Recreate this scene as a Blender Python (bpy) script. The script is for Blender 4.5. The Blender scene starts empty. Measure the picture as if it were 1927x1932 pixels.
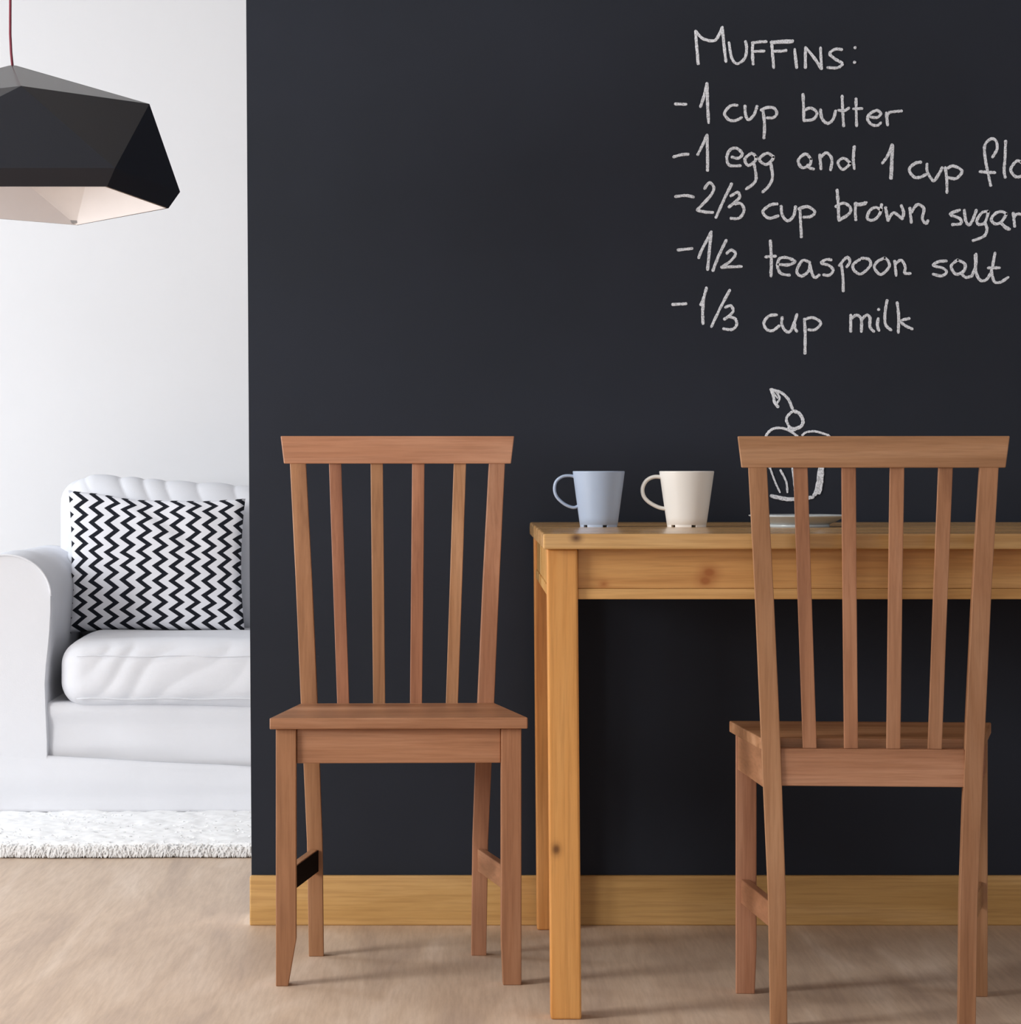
import bpy, bmesh, math, random
from mathutils import Vector, Matrix, noise

random.seed(7)
SC = bpy.context.scene
COL = SC.collection

# ------------------------------------------------------------------ camera
F = 5600.0                 # focal length in pixels of the 1927 x 1932 frame
EYE = 0.854                # eye height
VX, VY = 880.0, 880.0      # where the view axis meets the picture
cam_d = bpy.data.cameras.new('camera')
cam_d.sensor_fit = 'HORIZONTAL'
cam_d.sensor_width = 36.0
cam_d.lens = F * 36.0 / 1927.0
cam_d.shift_x = (963.5 - VX) / 1927.0
cam_d.shift_y = -(966.0 - VY) / 1927.0
cam_d.clip_end = 60
cam = bpy.data.objects.new('camera', cam_d)
cam.location = (0, 0, EYE)
cam.rotation_euler = (math.radians(90), 0, 0)
COL.objects.link(cam)
SC.camera = cam

# ------------------------------------------------------------------ world, lights, exposure
w = bpy.data.worlds.new('world'); SC.world = w; w.use_nodes = True
bg = w.node_tree.nodes['Background']
bg.inputs[0].default_value = (0.80, 0.88, 1.0, 1); bg.inputs[1].default_value = 1.0
SC.view_settings.view_transform = 'Standard'
SC.view_settings.look = 'None'
SC.view_settings.gamma = 1.0
SC.view_settings.use_curve_mapping = False
SC.view_settings.exposure = 0.0


def area(name, loc, target, sx, sy, power, color):
    d = bpy.data.lights.new(name, 'AREA'); d.shape = 'RECTANGLE'
    d.size = sx; d.size_y = sy; d.energy = power; d.color = color
    o = bpy.data.objects.new(name, d); COL.objects.link(o)
    o.location = loc
    v = Vector(target) - Vector(loc)
    o.rotation_euler = v.to_track_quat('-Z', 'Y').to_euler()
    return o


# daylight entering by the windows of the left wall; rear and right lights are added fill
area('daylight_dining_window', (-3.12, 3.25, 1.35), (0.2, 5.2, 0.75), 1.15, 1.1, 112, (0.98, 0.975, 0.96))
area('daylight_living_window', (-3.12, 6.9, 1.75), (-0.9, 6.9, 0.2), 1.5, 1.0, 39, (0.84, 0.92, 1.0))
area('fill_light_rear', (-0.9, -1.42, 1.5), (-0.2, 3.5, 0.9), 2.4, 1.5, 13, (0.95, 0.97, 1.0))  # weak fill added behind the camera to soften the shade
area('fill_light_right', (3.12, 3.4, 1.7), (0.0, 4.6, 1.1), 1.2, 1.1, 7, (0.90, 0.95, 1.0))  # fill added from the right for the lamp facets and mug sides


# ------------------------------------------------------------------ helpers: nodes
def s2l(c):
    return tuple(((x / 255.0) / 12.92 if x / 255.0 <= 0.04045 else ((x / 255.0 + 0.055) / 1.055) ** 2.4) for x in c) + (1.0,)


def new_mat(name):
    m = bpy.data.materials.new(name); m.use_nodes = True
    nt = m.node_tree
    return m, nt, nt.nodes['Principled BSDF']


def N(nt, t, **kw):
    n = nt.nodes.new(t)
    for k, v in kw.items():
        if k.startswith('i_'):
            key = k[2:]
            n.inputs[int(key) if key.isdigit() else key.replace('_', ' ')].default_value = v
        else:
            setattr(n, k, v)
    return n


def ramp(nt, fac, stops):
    r = N(nt, 'ShaderNodeValToRGB')
    el = r.color_ramp.elements
    while len(el) > 1: el.remove(el[-1])
    el[0].position, el[0].color = stops[0]
    for p, c in stops[1:]:
        e = el.new(p); e.color = c
    nt.links.new(fac, r.inputs[0])
    return r


def plain(name, c, rough=0.6, var=0.04, scale=20, bump=0.0, spec=0.5, bscale=None):
    m, nt, b = new_mat(name)
    L = nt.links.new
    tc = N(nt, 'ShaderNodeTexCoord')
    nz = N(nt, 'ShaderNodeTexNoise', i_Scale=scale, i_Detail=4.0)
    L(tc.outputs['Object'], nz.inputs['Vector'])
    col = s2l(c)
    lo = tuple(x * (1 - var) for x in col[:3]) + (1,)
    hi = tuple(min(1, x * (1 + var)) for x in col[:3]) + (1,)
    r = ramp(nt, nz.outputs['Fac'], [(0.3, lo), (0.7, hi)])
    L(r.outputs[0], b.inputs['Base Color'])
    b.inputs['Roughness'].default_value = rough
    b.inputs['Specular IOR Level'].default_value = spec
    if bump:
        n2 = N(nt, 'ShaderNodeTexNoise', i_Scale=bscale or scale * 4, i_Detail=3.0)
        L(tc.outputs['Object'], n2.inputs['Vector'])
        bp = N(nt, 'ShaderNodeBump', i_Strength=bump, i_Distance=0.002)
        L(n2.outputs['Fac'], bp.inputs['Height']); L(bp.outputs[0], b.inputs['Normal'])
    return m


def wood(name, dark, mid, light, axis='z', rough=0.42, fine=1.0, huevar=0.25, knots=(), kcol=(70, 34, 14), bands=1.0, offs=0.0, spec=0.4):
    """grain runs along the given object axis; knots = (x, y, z, radius)"""
    m, nt, b = new_mat(name)
    L = nt.links.new
    tc = N(nt, 'ShaderNodeTexCoord')
    oi = N(nt, 'ShaderNodeObjectInfo')
    sh = N(nt, 'ShaderNodeVectorMath', operation='SCALE')
    cmb = N(nt, 'ShaderNodeCombineXYZ')
    for i in range(3): L(oi.outputs['Random'], cmb.inputs[i])
    L(cmb.outputs[0], sh.inputs[0]); sh.inputs['Scale'].default_value = 9.0
    ad = N(nt, 'ShaderNodeVectorMath', operation='ADD')
    L(tc.outputs['Object'], ad.inputs[0]); L(sh.outputs[0], ad.inputs[1])

    def mp(a, c):
        s = [c, c, c]; s['xyz'.index(axis)] = a
        q = N(nt, 'ShaderNodeMapping'); q.inputs['Scale'].default_value = s
        q.inputs['Location'].default_value = (offs, offs * 0.7, offs * 1.3)
        L(ad.outputs[0], q.inputs['Vector'])
        return q
    n1 = N(nt, 'ShaderNodeTexNoise', i_Scale=1.0, i_Detail=5.0, i_Roughness=0.55, i_Distortion=0.6)
    L(mp(1.6 * bands, 22 * bands).outputs[0], n1.inputs['Vector'])
    n2 = N(nt, 'ShaderNodeTexNoise', i_Scale=1.0, i_Detail=4.0, i_Roughness=0.6)
    L(mp(9.0 * fine, 260 * fine).outputs[0], n2.inputs['Vector'])
    n3 = N(nt, 'ShaderNodeTexNoise', i_Scale=1.0, i_Detail=2.0)
    L(mp(1.2, 5).outputs[0], n3.inputs['Vector'])
    r1 = ramp(nt, n1.outputs['Fac'], [(0.28, s2l(dark)), (0.5, s2l(mid)), (0.74, s2l(light))])
    m1 = N(nt, 'ShaderNodeMix', data_type='RGBA', blend_type='MULTIPLY'); m1.inputs[0].default_value = 0.45
    r2 = ramp(nt, n2.outputs['Fac'], [(0.36, (0.66, 0.60, 0.55, 1)), (0.56, (1, 1, 1, 1))])
    L(r1.outputs[0], m1.inputs[6]); L(r2.outputs[0], m1.inputs[7])
    hs = N(nt, 'ShaderNodeHueSaturation')
    L(m1.outputs[2], hs.inputs['Color'])
    mr = N(nt, 'ShaderNodeMapRange'); L(n3.outputs['Fac'], mr.inputs[0])
    mr.inputs[1].default_value = 0.3; mr.inputs[2].default_value = 0.7
    mr.inputs[3].default_value = 1 - huevar * 0.5; mr.inputs[4].default_value = 1 + huevar * 0.5
    L(mr.outputs[0], hs.inputs['Value'])
    mh = N(nt, 'ShaderNodeMapRange'); L(oi.outputs['Random'], mh.inputs[0])
    mh.inputs[3].default_value = 0.5 - huevar * 0.02; mh.inputs[4].default_value = 0.5 + huevar * 0.04
    L(mh.outputs[0], hs.inputs['Hue'])
    out = hs.outputs[0]
    for (kx, ky, kz, kr) in knots:
        d = N(nt, 'ShaderNodeVectorMath', operation='SUBTRACT'); L(tc.outputs['Object'], d.inputs[0])
        d.inputs[1].default_value = (kx, ky, kz)
        sc = N(nt, 'ShaderNodeVectorMath', operation='MULTIPLY'); L(d.outputs[0], sc.inputs[0])
        k = [1, 1, 1]; k['xyz'.index(axis)] = 0.75; sc.inputs[1].default_value = k
        ln = N(nt, 'ShaderNodeVectorMath', operation='LENGTH'); L(sc.outputs[0], ln.inputs[0])
        rr = ramp(nt, ln.outputs['Value'], [(kr * 0.35, (1, 1, 1, 1)), (kr * 0.75, (0.35, 0.35, 0.35, 1)), (kr * 1.6, (0, 0, 0, 1))])
        mx = N(nt, 'ShaderNodeMix', data_type='RGBA')
        L(rr.outputs[0], mx.inputs[0]); L(out, mx.inputs[6]); mx.inputs[7].default_value = s2l(kcol)
        out = mx.outputs[2]
    L(out, b.inputs['Base Color'])
    b.inputs['Roughness'].default_value = rough
    b.inputs['Specular IOR Level'].default_value = spec
    bp = N(nt, 'ShaderNodeBump', i_Strength=0.12, i_Distance=0.001)
    L(n2.outputs['Fac'], bp.inputs['Height']); L(bp.outputs[0], b.inputs['Normal'])
    return m


# ------------------------------------------------------------------ helpers: objects
def link_mesh(name, verts, faces, mat, parent=None, bevel=0.0, smooth=False, seg=2, label=None):
    me = bpy.data.meshes.new(name)
    bm = bmesh.new()
    vs = [bm.verts.new(v) for v in verts]
    for f in faces:
        try: bm.faces.new([vs[i] for i in f])
        except ValueError: pass
    bmesh.ops.recalc_face_normals(bm, faces=bm.faces)
    if bevel:
        es = [e for e in bm.edges if len(e.link_faces) == 2 and e.calc_face_angle(0) > 0.35]
        bmesh.ops.bevel(bm, geom=es, offset=bevel, segments=seg, affect='EDGES', profile=0.5)
    if smooth:
        for f in bm.faces: f.smooth = True
    bm.to_mesh(me); bm.free()
    me.materials.append(mat)
    o = bpy.data.objects.new(name, me); COL.objects.link(o)
    if parent: o.parent = parent
    if label: o['label'] = label
    return o


def hexa(name, a, b_, mat, parent=None, bevel=0.0015, **kw):
    """a, b_: two quads (4 points each, same winding)"""
    v = list(a) + list(b_)
    f = [(0, 1, 2, 3), (7, 6, 5, 4), (0, 4, 5, 1), (1, 5, 6, 2), (2, 6, 7, 3), (3, 7, 4, 0)]
    return link_mesh(name, v, f, mat, parent, bevel, **kw)


def box(name, x0, x1, y0, y1, z0, z1, mat, parent=None, bevel=0.0015, **kw):
    return hexa(name, [(x0, y0, z0), (x1, y0, z0), (x1, y1, z0), (x0, y1, z0)],
                [(x0, y0, z1), (x1, y0, z1), (x1, y1, z1), (x0, y1, z1)], mat, parent, bevel, **kw)


def tag(o, label=None, cat=None, group=None, kind=None):
    if label: o['label'] = label
    if cat: o['category'] = cat
    if group: o['group'] = group
    if kind: o['kind'] = kind
    return o


def empty(name, loc, rz=0.0):
    o = bpy.data.objects.new(name, None); COL.objects.link(o)
    o.location = loc; o.rotation_euler = (0, 0, rz); o.empty_display_size = 0.1
    return o


def tube(name, pts, r, mat, parent=None, seg=10, closed=False, flat=1.0, smooth=True, radii=None):
    """tube along a list of points; flat scales the radius along the binormal"""
    verts, faces = [], []
    n = len(pts); P = [Vector(p) for p in pts]
    up = Vector((0, 1, 0))
    for i in range(n):
        a = P[(i - 1) % n] if (closed or i > 0) else P[i]
        c = P[(i + 1) % n] if (closed or i < n - 1) else P[i]
        t = (c - a).normalized()
        u = up if abs(t.dot(up)) < 0.95 else Vector((1, 0, 0))
        side = t.cross(u).normalized(); bn = t.cross(side).normalized()
        rr = radii[i] if radii else r
        for k in range(seg):
            an = 2 * math.pi * k / seg
            verts.append(P[i] + side * math.cos(an) * rr + bn * math.sin(an) * rr * flat)
    m = n if closed else n - 1
    for i in range(m):
        for k in range(seg):
            j = (i + 1) % n
            faces.append((i * seg + k, i * seg + (k + 1) % seg, j * seg + (k + 1) % seg, j * seg + k))
    if not closed:
        faces.append(tuple(range(seg))[::-1]); faces.append(tuple(range((n - 1) * seg, n * seg)))
    return link_mesh(name, verts, faces, mat, parent, 0, smooth)


def lathe(name, prof, mat, parent=None, seg=64, smooth=True):
    verts, faces = [], []
    for (r, z) in prof:
        for k in range(seg):
            a = 2 * math.pi * k / seg
            verts.append((r * math.cos(a), r * math.sin(a), z))
    for i in range(len(prof) - 1):
        for k in range(seg):
            faces.append((i * seg + k, i * seg + (k + 1) % seg, (i + 1) * seg + (k + 1) % seg, (i + 1) * seg + k))
    faces.append(tuple(range(seg))[::-1]); faces.append(tuple(range((len(prof) - 1) * seg, len(prof) * seg)))
    return link_mesh(name, verts, faces, mat, parent, 0, smooth)


def soft_box(name, c, s, r, n, mat, parent=None, disp=None, top=None):
    """rounded, subdivided box; disp(p, nrm) -> offset distance"""
    bm = bmesh.new()
    bmesh.ops.create_cube(bm, size=1.0)
    me = bpy.data.meshes.new(name)
    nx, ny, nz = n
    verts = {}; V = []; Fc = []

    def vid(p):
        k = tuple(round(q, 5) for q in p)
        if k not in verts:
            verts[k] = len(V); V.append(Vector(p))
        return verts[k]
    for ax, (na, nb) in (((0), (ny, nz)), ((1), (nx, nz)), ((2), (nx, ny))):
        o1, o2 = [q for q in range(3) if q != ax]
        for sgn in (-1, 1):
            for i in range(na):
                for j in range(nb):
                    q = []
                    for (di, dj) in ((0, 0), (1, 0), (1, 1), (0, 1)):
                        p = [0, 0, 0]; p[ax] = sgn
                        p[o1] = -1 + 2 * (i + di) / na; p[o2] = -1 + 2 * (j + dj) / nb
                        q.append(vid(p))
                    Fc.append(q)
    bm.free()
    out = []
    hx = [q / 2 for q in s]
    for p in V:
        w_ = Vector((p[0] * hx[0], p[1] * hx[1], p[2] * hx[2]))
        inner = Vector([max(-(hx[i] - r), min(hx[i] - r, w_[i])) for i in range(3)])
        d = w_ - inner
        nr = d.normalized() if d.length > 1e-6 else Vector((0, 0, 1))
        q = inner + nr * min(r, d.length) if d.length > 1e-6 else w_
        q = q + Vector(c)
        if disp: q = q + nr * disp(q, nr)
        if top: q = top(q)
        out.append(q)
    return link_mesh(name, out, Fc, mat, parent, 0, True)


# ------------------------------------------------------------------ materials
M_wallwhite = plain('white_wall_paint', (232, 232, 234), 0.75, 0.01, 3, 0.05, 0.3, 120)
M_ceil = plain('white_ceiling_paint', (235, 235, 235), 0.8, 0.01)
M_chair_z = wood('chair_wood_upright', (138, 92, 64), (166, 116, 84), (188, 140, 108), 'z', fine=1.0, huevar=0.26)
M_chair_x = wood('chair_wood_crosswise', (142, 96, 68), (168, 118, 87), (192, 144, 114), 'x', fine=1.0, huevar=0.24)
M_chair_y = wood('chair_wood_lengthwise', (138, 94, 66), (164, 114, 84), (186, 138, 106), 'y', fine=1.0, huevar=0.24)
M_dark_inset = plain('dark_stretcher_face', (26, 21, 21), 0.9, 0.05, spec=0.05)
M_pine_x = wood('pine_apron', (180, 122, 62), (206, 156, 94), (222, 176, 116), 'x', 0.4, 0.7, 0.16,
                bands=0.8)
M_pine_top = wood('pine_top', (184, 134, 80), (206, 160, 106), (220, 178, 128), 'x', 0.22, 0.7, 0.12, bands=0.8, spec=0.6,
                  knots=[(0.051, 0.001, 0.744, 0.007)])
M_pine_z = wood('pine_leg', (188, 112, 52), (210, 144, 80), (222, 162, 100), 'z', 0.35, 0.7, 0.14, bands=0.8)
M_pine_leg_knot = wood('pine_leg_knotted', (188, 112, 52), (210, 144, 80), (222, 162, 100), 'z', 0.35, 0.7, 0.14, bands=0.8,
                       knots=[(0.021, 0.015, 0.263, 0.008)])
M_pine_apron_knot = wood('pine_apron_knotted', (180, 122, 62), (206, 156, 94), (222, 176, 116), 'x', 0.4, 0.7, 0.16, bands=0.8,
                         kcol=(160, 98, 50), knots=[(0.258, 0.030, 0.690, 0.012), (0.252, 0.030, 0.677, 0.011), (0.095, 0.030, 0.672, 0.006)])
M_base = wood('oak_baseboard', (176, 134, 76), (198, 156, 96), (212, 172, 116), 'x', 0.45, 0.7, 0.12, bands=0.8)


def blackboard():
    m, nt, b = new_mat('blackboard_paint')
    L = nt.links.new
    tc = N(nt, 'ShaderNodeTexCoord')
    nz = N(nt, 'ShaderNodeTexNoise', i_Scale=1.6, i_Detail=5.0, i_Roughness=0.6)
    L(tc.outputs['Object'], nz.inputs['Vector'])
    r = ramp(nt, nz.outputs['Fac'], [(0.3, s2l((34, 38, 46))), (0.7, s2l((39, 43, 53)))])
    L(r.outputs[0], b.inputs['Base Color'])
    b.inputs['Roughness'].default_value = 0.7
    b.inputs['Specular IOR Level'].default_value = 0.2
    n2 = N(nt, 'ShaderNodeTexNoise', i_Scale=260.0, i_Detail=2.0)
    L(tc.outputs['Object'], n2.inputs['Vector'])
    bp = N(nt, 'ShaderNodeBump', i_Strength=0.08, i_Distance=0.001)
    L(n2.outputs['Fac'], bp.inputs['Height']); L(bp.outputs[0], b.inputs['Normal'])
    return m


M_board = blackboard()


def floor_mat():
    m, nt, b = new_mat('pale_oak_floor')
    L = nt.links.new
    tc = N(nt, 'ShaderNodeTexCoord')

    def mp(sx, sy):
        q = N(nt, 'ShaderNodeMapping'); q.inputs['Scale'].default_value = (sx, sy, 1)
        L(tc.outputs['Object'], q.inputs['Vector']); return q
    n1 = N(nt, 'ShaderNodeTexNoise', i_Scale=1.0, i_Detail=5.0, i_Roughness=0.55, i_Distortion=0.8)
    L(mp(9, 1.3).outputs[0], n1.inputs['Vector'])
    n2 = N(nt, 'ShaderNodeTexNoise', i_Scale=1.0, i_Detail=5.0, i_Roughness=0.65)
    L(mp(120, 7).outputs[0], n2.inputs['Vector'])
    r1 = ramp(nt, n1.outputs['Fac'], [(0.3, s2l((186, 163, 144))), (0.52, s2l((207, 183, 160))), (0.72, s2l((222, 201, 181)))])
    r2 = ramp(nt, n2.outputs['Fac'], [(0.36, (0.74, 0.70, 0.67, 1)), (0.6, (1, 1, 1, 1))])
    mx = N(nt, 'ShaderNodeMix', data_type='RGBA', blend_type='MULTIPLY'); mx.inputs[0].default_value = 0.5
    L(r1.outputs[0], mx.inputs[6]); L(r2.outputs[0], mx.inputs[7])
    L(mx.outputs[2], b.inputs['Base Color'])
    b.inputs['Roughness'].default_value = 0.5
    b.inputs['Specular IOR Level'].default_value = 0.4
    bp = N(nt, 'ShaderNodeBump', i_Strength=0.1, i_Distance=0.001)
    L(n2.outputs['Fac'], bp.inputs['Height']); L(bp.outputs[0], b.inputs['Normal'])
    return m


M_floor = floor_mat()


def chalk_mat():
    m, nt, b = new_mat('chalk')
    L = nt.links.new
    tc = N(nt, 'ShaderNodeTexCoord')
    nz = N(nt, 'ShaderNodeTexNoise', i_Scale=420.0, i_Detail=3.0)
    L(tc.outputs['Object'], nz.inputs['Vector'])
    r = ramp(nt, nz.outputs['Fac'], [(0.36, s2l((180, 183, 190))), (0.55, s2l((236, 240, 248)))])
    L(r.outputs[0], b.inputs['Base Color']); b.inputs['Roughness'].default_value = 0.95
    b.inputs['Specular IOR Level'].default_value = 0.1
    return m


M_chalk = chalk_mat()
M_sofa = plain('white_slipcover_cotton', (223, 224, 229), 0.9, 0.015, 6, 0.15, 0.1, 300)
M_rug = plain('white_shag', (248, 248, 248), 0.95, 0.01, 30, 0.0, 0.05)
M_mugblue = plain('blue_grey_stoneware', (168, 184, 208), 0.4, 0.02, 10, 0, 0.45)
M_mugwhite = plain('cream_stoneware', (231, 228, 223), 0.35, 0.01, 10, 0, 0.45)
M_slot = plain('dark_slot', (40, 38, 38), 0.8, 0.02)
M_plate = plain('pale_grey_porcelain', (196, 204, 208), 0.25, 0.01, 10, 0, 0.5)
M_lamp = plain('anthracite_lamp_metal', (28, 31, 39), 0.25, 0.03, 6, 0, 0.28)
M_lampin = plain('white_lamp_lining', (234, 231, 232), 0.6, 0.01)
M_cord = plain('red_textile_cord', (122, 48, 62), 0.8, 0.1, 200)
M_metal = plain('grey_plastic_socket', (150, 150, 152), 0.4, 0.02)
M_glass = plain('frosted_bulb', (235, 232, 226), 0.3, 0.01)
M_frame = plain('white_window_frame', (235, 235, 236), 0.5, 0.01)

# ------------------------------------------------------------------ the room
YW = 5.535       # face of the blackboard wall
SW = F / YW


def st(o):
    o['kind'] = 'structure'; return o


XL, XR, YN, YB, ZC = -3.25, 3.2, -1.5, 8.25, 2.65
st(box('floor', XL - .1, XR + .1, YN - .1, YB + .1, -0.08, 0, M_floor, bevel=0))
st(box('ceiling', XL - .1, XR + .1, YN - .1, YB + .1, ZC, ZC + 0.1, M_ceil, bevel=0))
st(box('wall_back', XL - .1, XR + .1, YB, YB + 0.1, 0, ZC, M_wallwhite, bevel=0))


def wall_with_holes(name, axis, pos0, pos1, a0, a1, holes):
    """wall slab along an axis with rectangular window holes (a0, a1, z0, z1)"""
    cuts = sorted(holes)
    rects = []; cur = a0
    for (h0, h1, z0, z1) in cuts:
        rects += [(cur, h0, 0, ZC), (h0, h1, 0, z0), (h0, h1, z1, ZC)]; cur = h1
    rects.append((cur, a1, 0, ZC))
    V, Fc = [], []
    for (p, q, z0, z1) in rects:
        k = len(V)
        for z in (z0, z1):
            if axis == 'y': V += [(pos0, p, z), (pos1, p, z), (pos1, q, z), (pos0, q, z)]
            else: V += [(p, pos0, z), (q, pos0, z), (q, pos1, z), (p, pos1, z)]
        Fc += [(k, k + 1, k + 2, k + 3), (k + 7, k + 6, k + 5, k + 4), (k, k + 4, k + 5, k + 1), (k + 1, k + 5, k + 6, k + 2),
               (k + 2, k + 6, k + 7, k + 3), (k + 3, k + 7, k + 4, k)]
    return st(link_mesh(name, V, Fc, M_wallwhite))


LH = [(2.55, 3.95, 0.75, 2.15), (6.05, 7.75, 0.95, 2.35)]
wall_with_holes('wall_left', 'y', XL - 0.1, XL, YN, YB, LH)
wall_with_holes('wall_right', 'y', XR, XR + 0.1, YN, YB, [(2.7, 4.1, 1.1, 2.3)])
wall_with_holes('wall_front', 'x', YN - 0.1, YN, XL - .1, XR + .1, [(-2.2, 0.4, 0.7, 2.3)])


def window(name, axis, pos, a0, a1, z0, z1):
    r = empty(name, (pos, (a0 + a1) / 2, z0) if axis == 'y' else ((a0 + a1) / 2, pos, z0)); st(r)
    h = (a1 - a0) / 2; t = 0.05
    for (p0, p1, q0, q1) in ((-h, h, 0, t), (-h, h, z1 - z0 - t, z1 - z0), (-h, -h + t, t, z1 - z0 - t), (h - t, h, t, z1 - z0 - t),
                             (-t / 2, t / 2, t, z1 - z0 - t)):
        if axis == 'y': box('window_frame', -0.06, 0.0, p0, p1, q0, q1, M_frame, r)
        else: box('window_frame', p0, p1, -0.06, 0.0, q0, q1, M_frame, r)
    return r


window('window_1', 'y', XL, *LH[0]); window('window_2', 'y', XL, *LH[1])
window('added_window_right', 'y', XR + 0.08, 2.7, 4.1, 1.1, 2.3)  # unseen window, added to hold the right fill light
window('added_window_rear', 'x', YN, -2.2, 0.4, 0.7, 2.3)  # unseen window, added around the rear fill light

# blackboard wall; its free left edge leans by a few millimetres
xe = lambda z: -0.400 - 0.0105 * (z / 1.7)
T = 0.13
board_wall = hexa('wall_partition', [(xe(0), YW, 0), (XR, YW, 0), (XR, YW + T, 0), (xe(0), YW + T, 0)],
            [(xe(ZC), YW, ZC), (XR, YW, ZC), (XR, YW + T, ZC), (xe(ZC), YW + T, ZC)], M_board, bevel=0)
st(board_wall)
board_wall.data.materials.append(M_wallwhite)
for p in board_wall.data.polygons:
    if p.normal.y > 0.5 or p.normal.x < -0.5: p.material_index = 1
tag(board_wall, 'matt black chalkboard wall with chalk handwriting')

# oak baseboard with a small rounded top edge
bb = box('baseboard_partition', -0.403, XR, 5.520, YW, 0, 0.0925, M_base, bevel=0.0025)
st(bb); bb['label'] = 'light oak baseboard under the black wall'

# ------------------------------------------------------------------ chalk writing
T4 = (1240, 20, 400 / 1927.0); T5 = (1560, 130, 367 / 1916.0)
T6 = (1240, 340, 360 / 1927.0); T7 = (1560, 340, 367 / 1927.0); TC = (1360, 700, 300 / 1927.0)


def catmull(pts, n=7):
    if len(pts) < 3:
        a, b_ = pts; return [(a[0] + (b_[0] - a[0]) * t / 8.0, a[1] + (b_[1] - a[1]) * t / 8.0) for t in range(9)]
    P = [pts[0]] + list(pts) + [pts[-1]]; out = []
    for i in range(1, len(P) - 2):
        p0, p1, p2, p3 = P[i - 1], P[i], P[i + 1], P[i + 2]
        for k in range(n):
            t = k / n
            out.append(tuple(0.5 * ((2 * p1[j]) + (-p0[j] + p2[j]) * t + (2 * p0[j] - 5 * p1[j] + 4 * p2[j] - p3[j]) * t * t
                                    + (-p0[j] + 3 * p1[j] - 3 * p2[j] + p3[j]) * t ** 3) for j in range(2)))
    out.append(pts[-1]); return out


def chalk(name, strokes, label=None, width=5.6, parent=board_wall):
    rnd = random.Random(name + (label or ''))
    V, Fc = [], []
    for si, s in enumerate(strokes):
        yo = YW - 0.0006 - 0.00012 * si
        T_, pts = s[0], s[1]
        wd = (s[2] if len(s) > 2 else width) / SW / 2
        px = [(T_[0] + x * T_[2], T_[1] + y * T_[2]) for (x, y) in pts]
        W = [((x - VX) / SW, EYE - (y - VY) / SW) for (x, y) in catmull(px)]
        # drop repeated points
        Q = [W[0]]
        for q in W[1:]:
            if math.hypot(q[0] - Q[-1][0], q[1] - Q[-1][1]) > 0.0006: Q.append(q)
        if len(Q) < 2: Q.append((Q[0][0] + 0.001, Q[0][1]))
        # round caps by extra end rings
        n = len(Q); rings = []
        for i in range(n):
            a, c = Q[max(0, i - 1)], Q[min(n - 1, i + 1)]
            dx, dz = c[0] - a[0], c[1] - a[1]; l = math.hypot(dx, dz) or 1
            tx, tz = dx / l, dz / l
            f = 0.86 + 0.28 * rnd.random()
            if i == 0: rings.append((Q[i][0] - tx * wd * 0.7, Q[i][1] - tz * wd * 0.7, tx, tz, 0.5 * f))
            rings.append((Q[i][0], Q[i][1], tx, tz, f))
            if i == n - 1: rings.append((Q[i][0] + tx * wd * 0.7, Q[i][1] + tz * wd * 0.7, tx, tz, 0.5 * f))
        k = len(V)
        for (x, z, tx, tz, f) in rings:
            j1 = wd * f * (0.9 + 0.2 * rnd.random()); j2 = wd * f * (0.9 + 0.2 * rnd.random())
            V += [(x - tz * j1, YW, z + tx * j1), (x - tz * j1 * 0.8, yo, z + tx * j1 * 0.8),
                  (x + tz * j2 * 0.8, yo, z - tx * j2 * 0.8), (x + tz * j2, YW, z - tx * j2)]
        for i in range(len(rings) - 1):
            a = k + i * 4
            for q in range(3):
                Fc.append((a + q, a + q + 1, a + q + 5, a + q + 4))
        e = k + (len(rings) - 1) * 4
        Fc.append((k, k + 1, k + 2, k + 3)); Fc.append((e + 3, e + 2, e + 1, e))
    o = link_mesh(name, V, Fc, M_chalk, parent)
    if label: o['label'] = label
    return o


def word(label, T_, strokes, name='chalk_word'):
    return chalk(name, [(T_, s) for s in strokes], label)


word('chalk heading reading Muffins with a colon', T4, [
    [(375, 485), (362, 330), (350, 185)], [(350, 185), (420, 255), (530, 268), (595, 150)], [(595, 150), (608, 300), (628, 465)],
    [(655, 290), (680, 430), (730, 482), (800, 430), (815, 340), (805, 280)],
    [(875, 488), (868, 380), (872, 292)], [(865, 294), (935, 285), (995, 282)], [(880, 372), (975, 368)],
    [(1062, 520), (1052, 400), (1042, 285)], [(1035, 288), (1130, 278), (1235, 275)], [(1040, 292), (1130, 290), (1232, 285)],
    [(1060, 368), (1120, 370), (1175, 362)],
    [(1252, 352), (1270, 520)], [(1350, 520), (1350, 335)], [(1350, 335), (1430, 430), (1495, 530)], [(1495, 530), (1487, 338)],
    [(1680, 355), (1620, 352), (1570, 392), (1620, 440), (1685, 482), (1640, 520), (1550, 518)],
    [(1800, 335), (1803, 343)], [(1795, 467), (1797, 474)]])
DASH = 'chalk_dash'
word(None, T4, [[(165, 848), (265, 852)]], DASH)
word('chalk numeral 1 before cup butter', T4, [[(395, 875), (430, 770), (455, 660)], [(455, 660), (460, 850), (470, 1020)], [(450, 670), (462, 780)]], 'chalk_number')
word('chalk word cup in the butter line', T4, [
    [(730, 860), (670, 865), (615, 930), (650, 990), (710, 1000), (770, 972)], [(800, 865), (805, 940), (830, 992), (880, 950), (910, 868)],
    [(962, 900), (978, 1030), (972, 1160)], [(945, 905), (1000, 882), (1060, 885), (1090, 930), (1060, 972), (1000, 975)]])
O5 = lambda pts: [((x * T5[2] + T5[0] - T4[0]) / T4[2], (y * T5[2] + T5[1] - T4[1]) / T4[2]) for (x, y) in pts]
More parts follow.
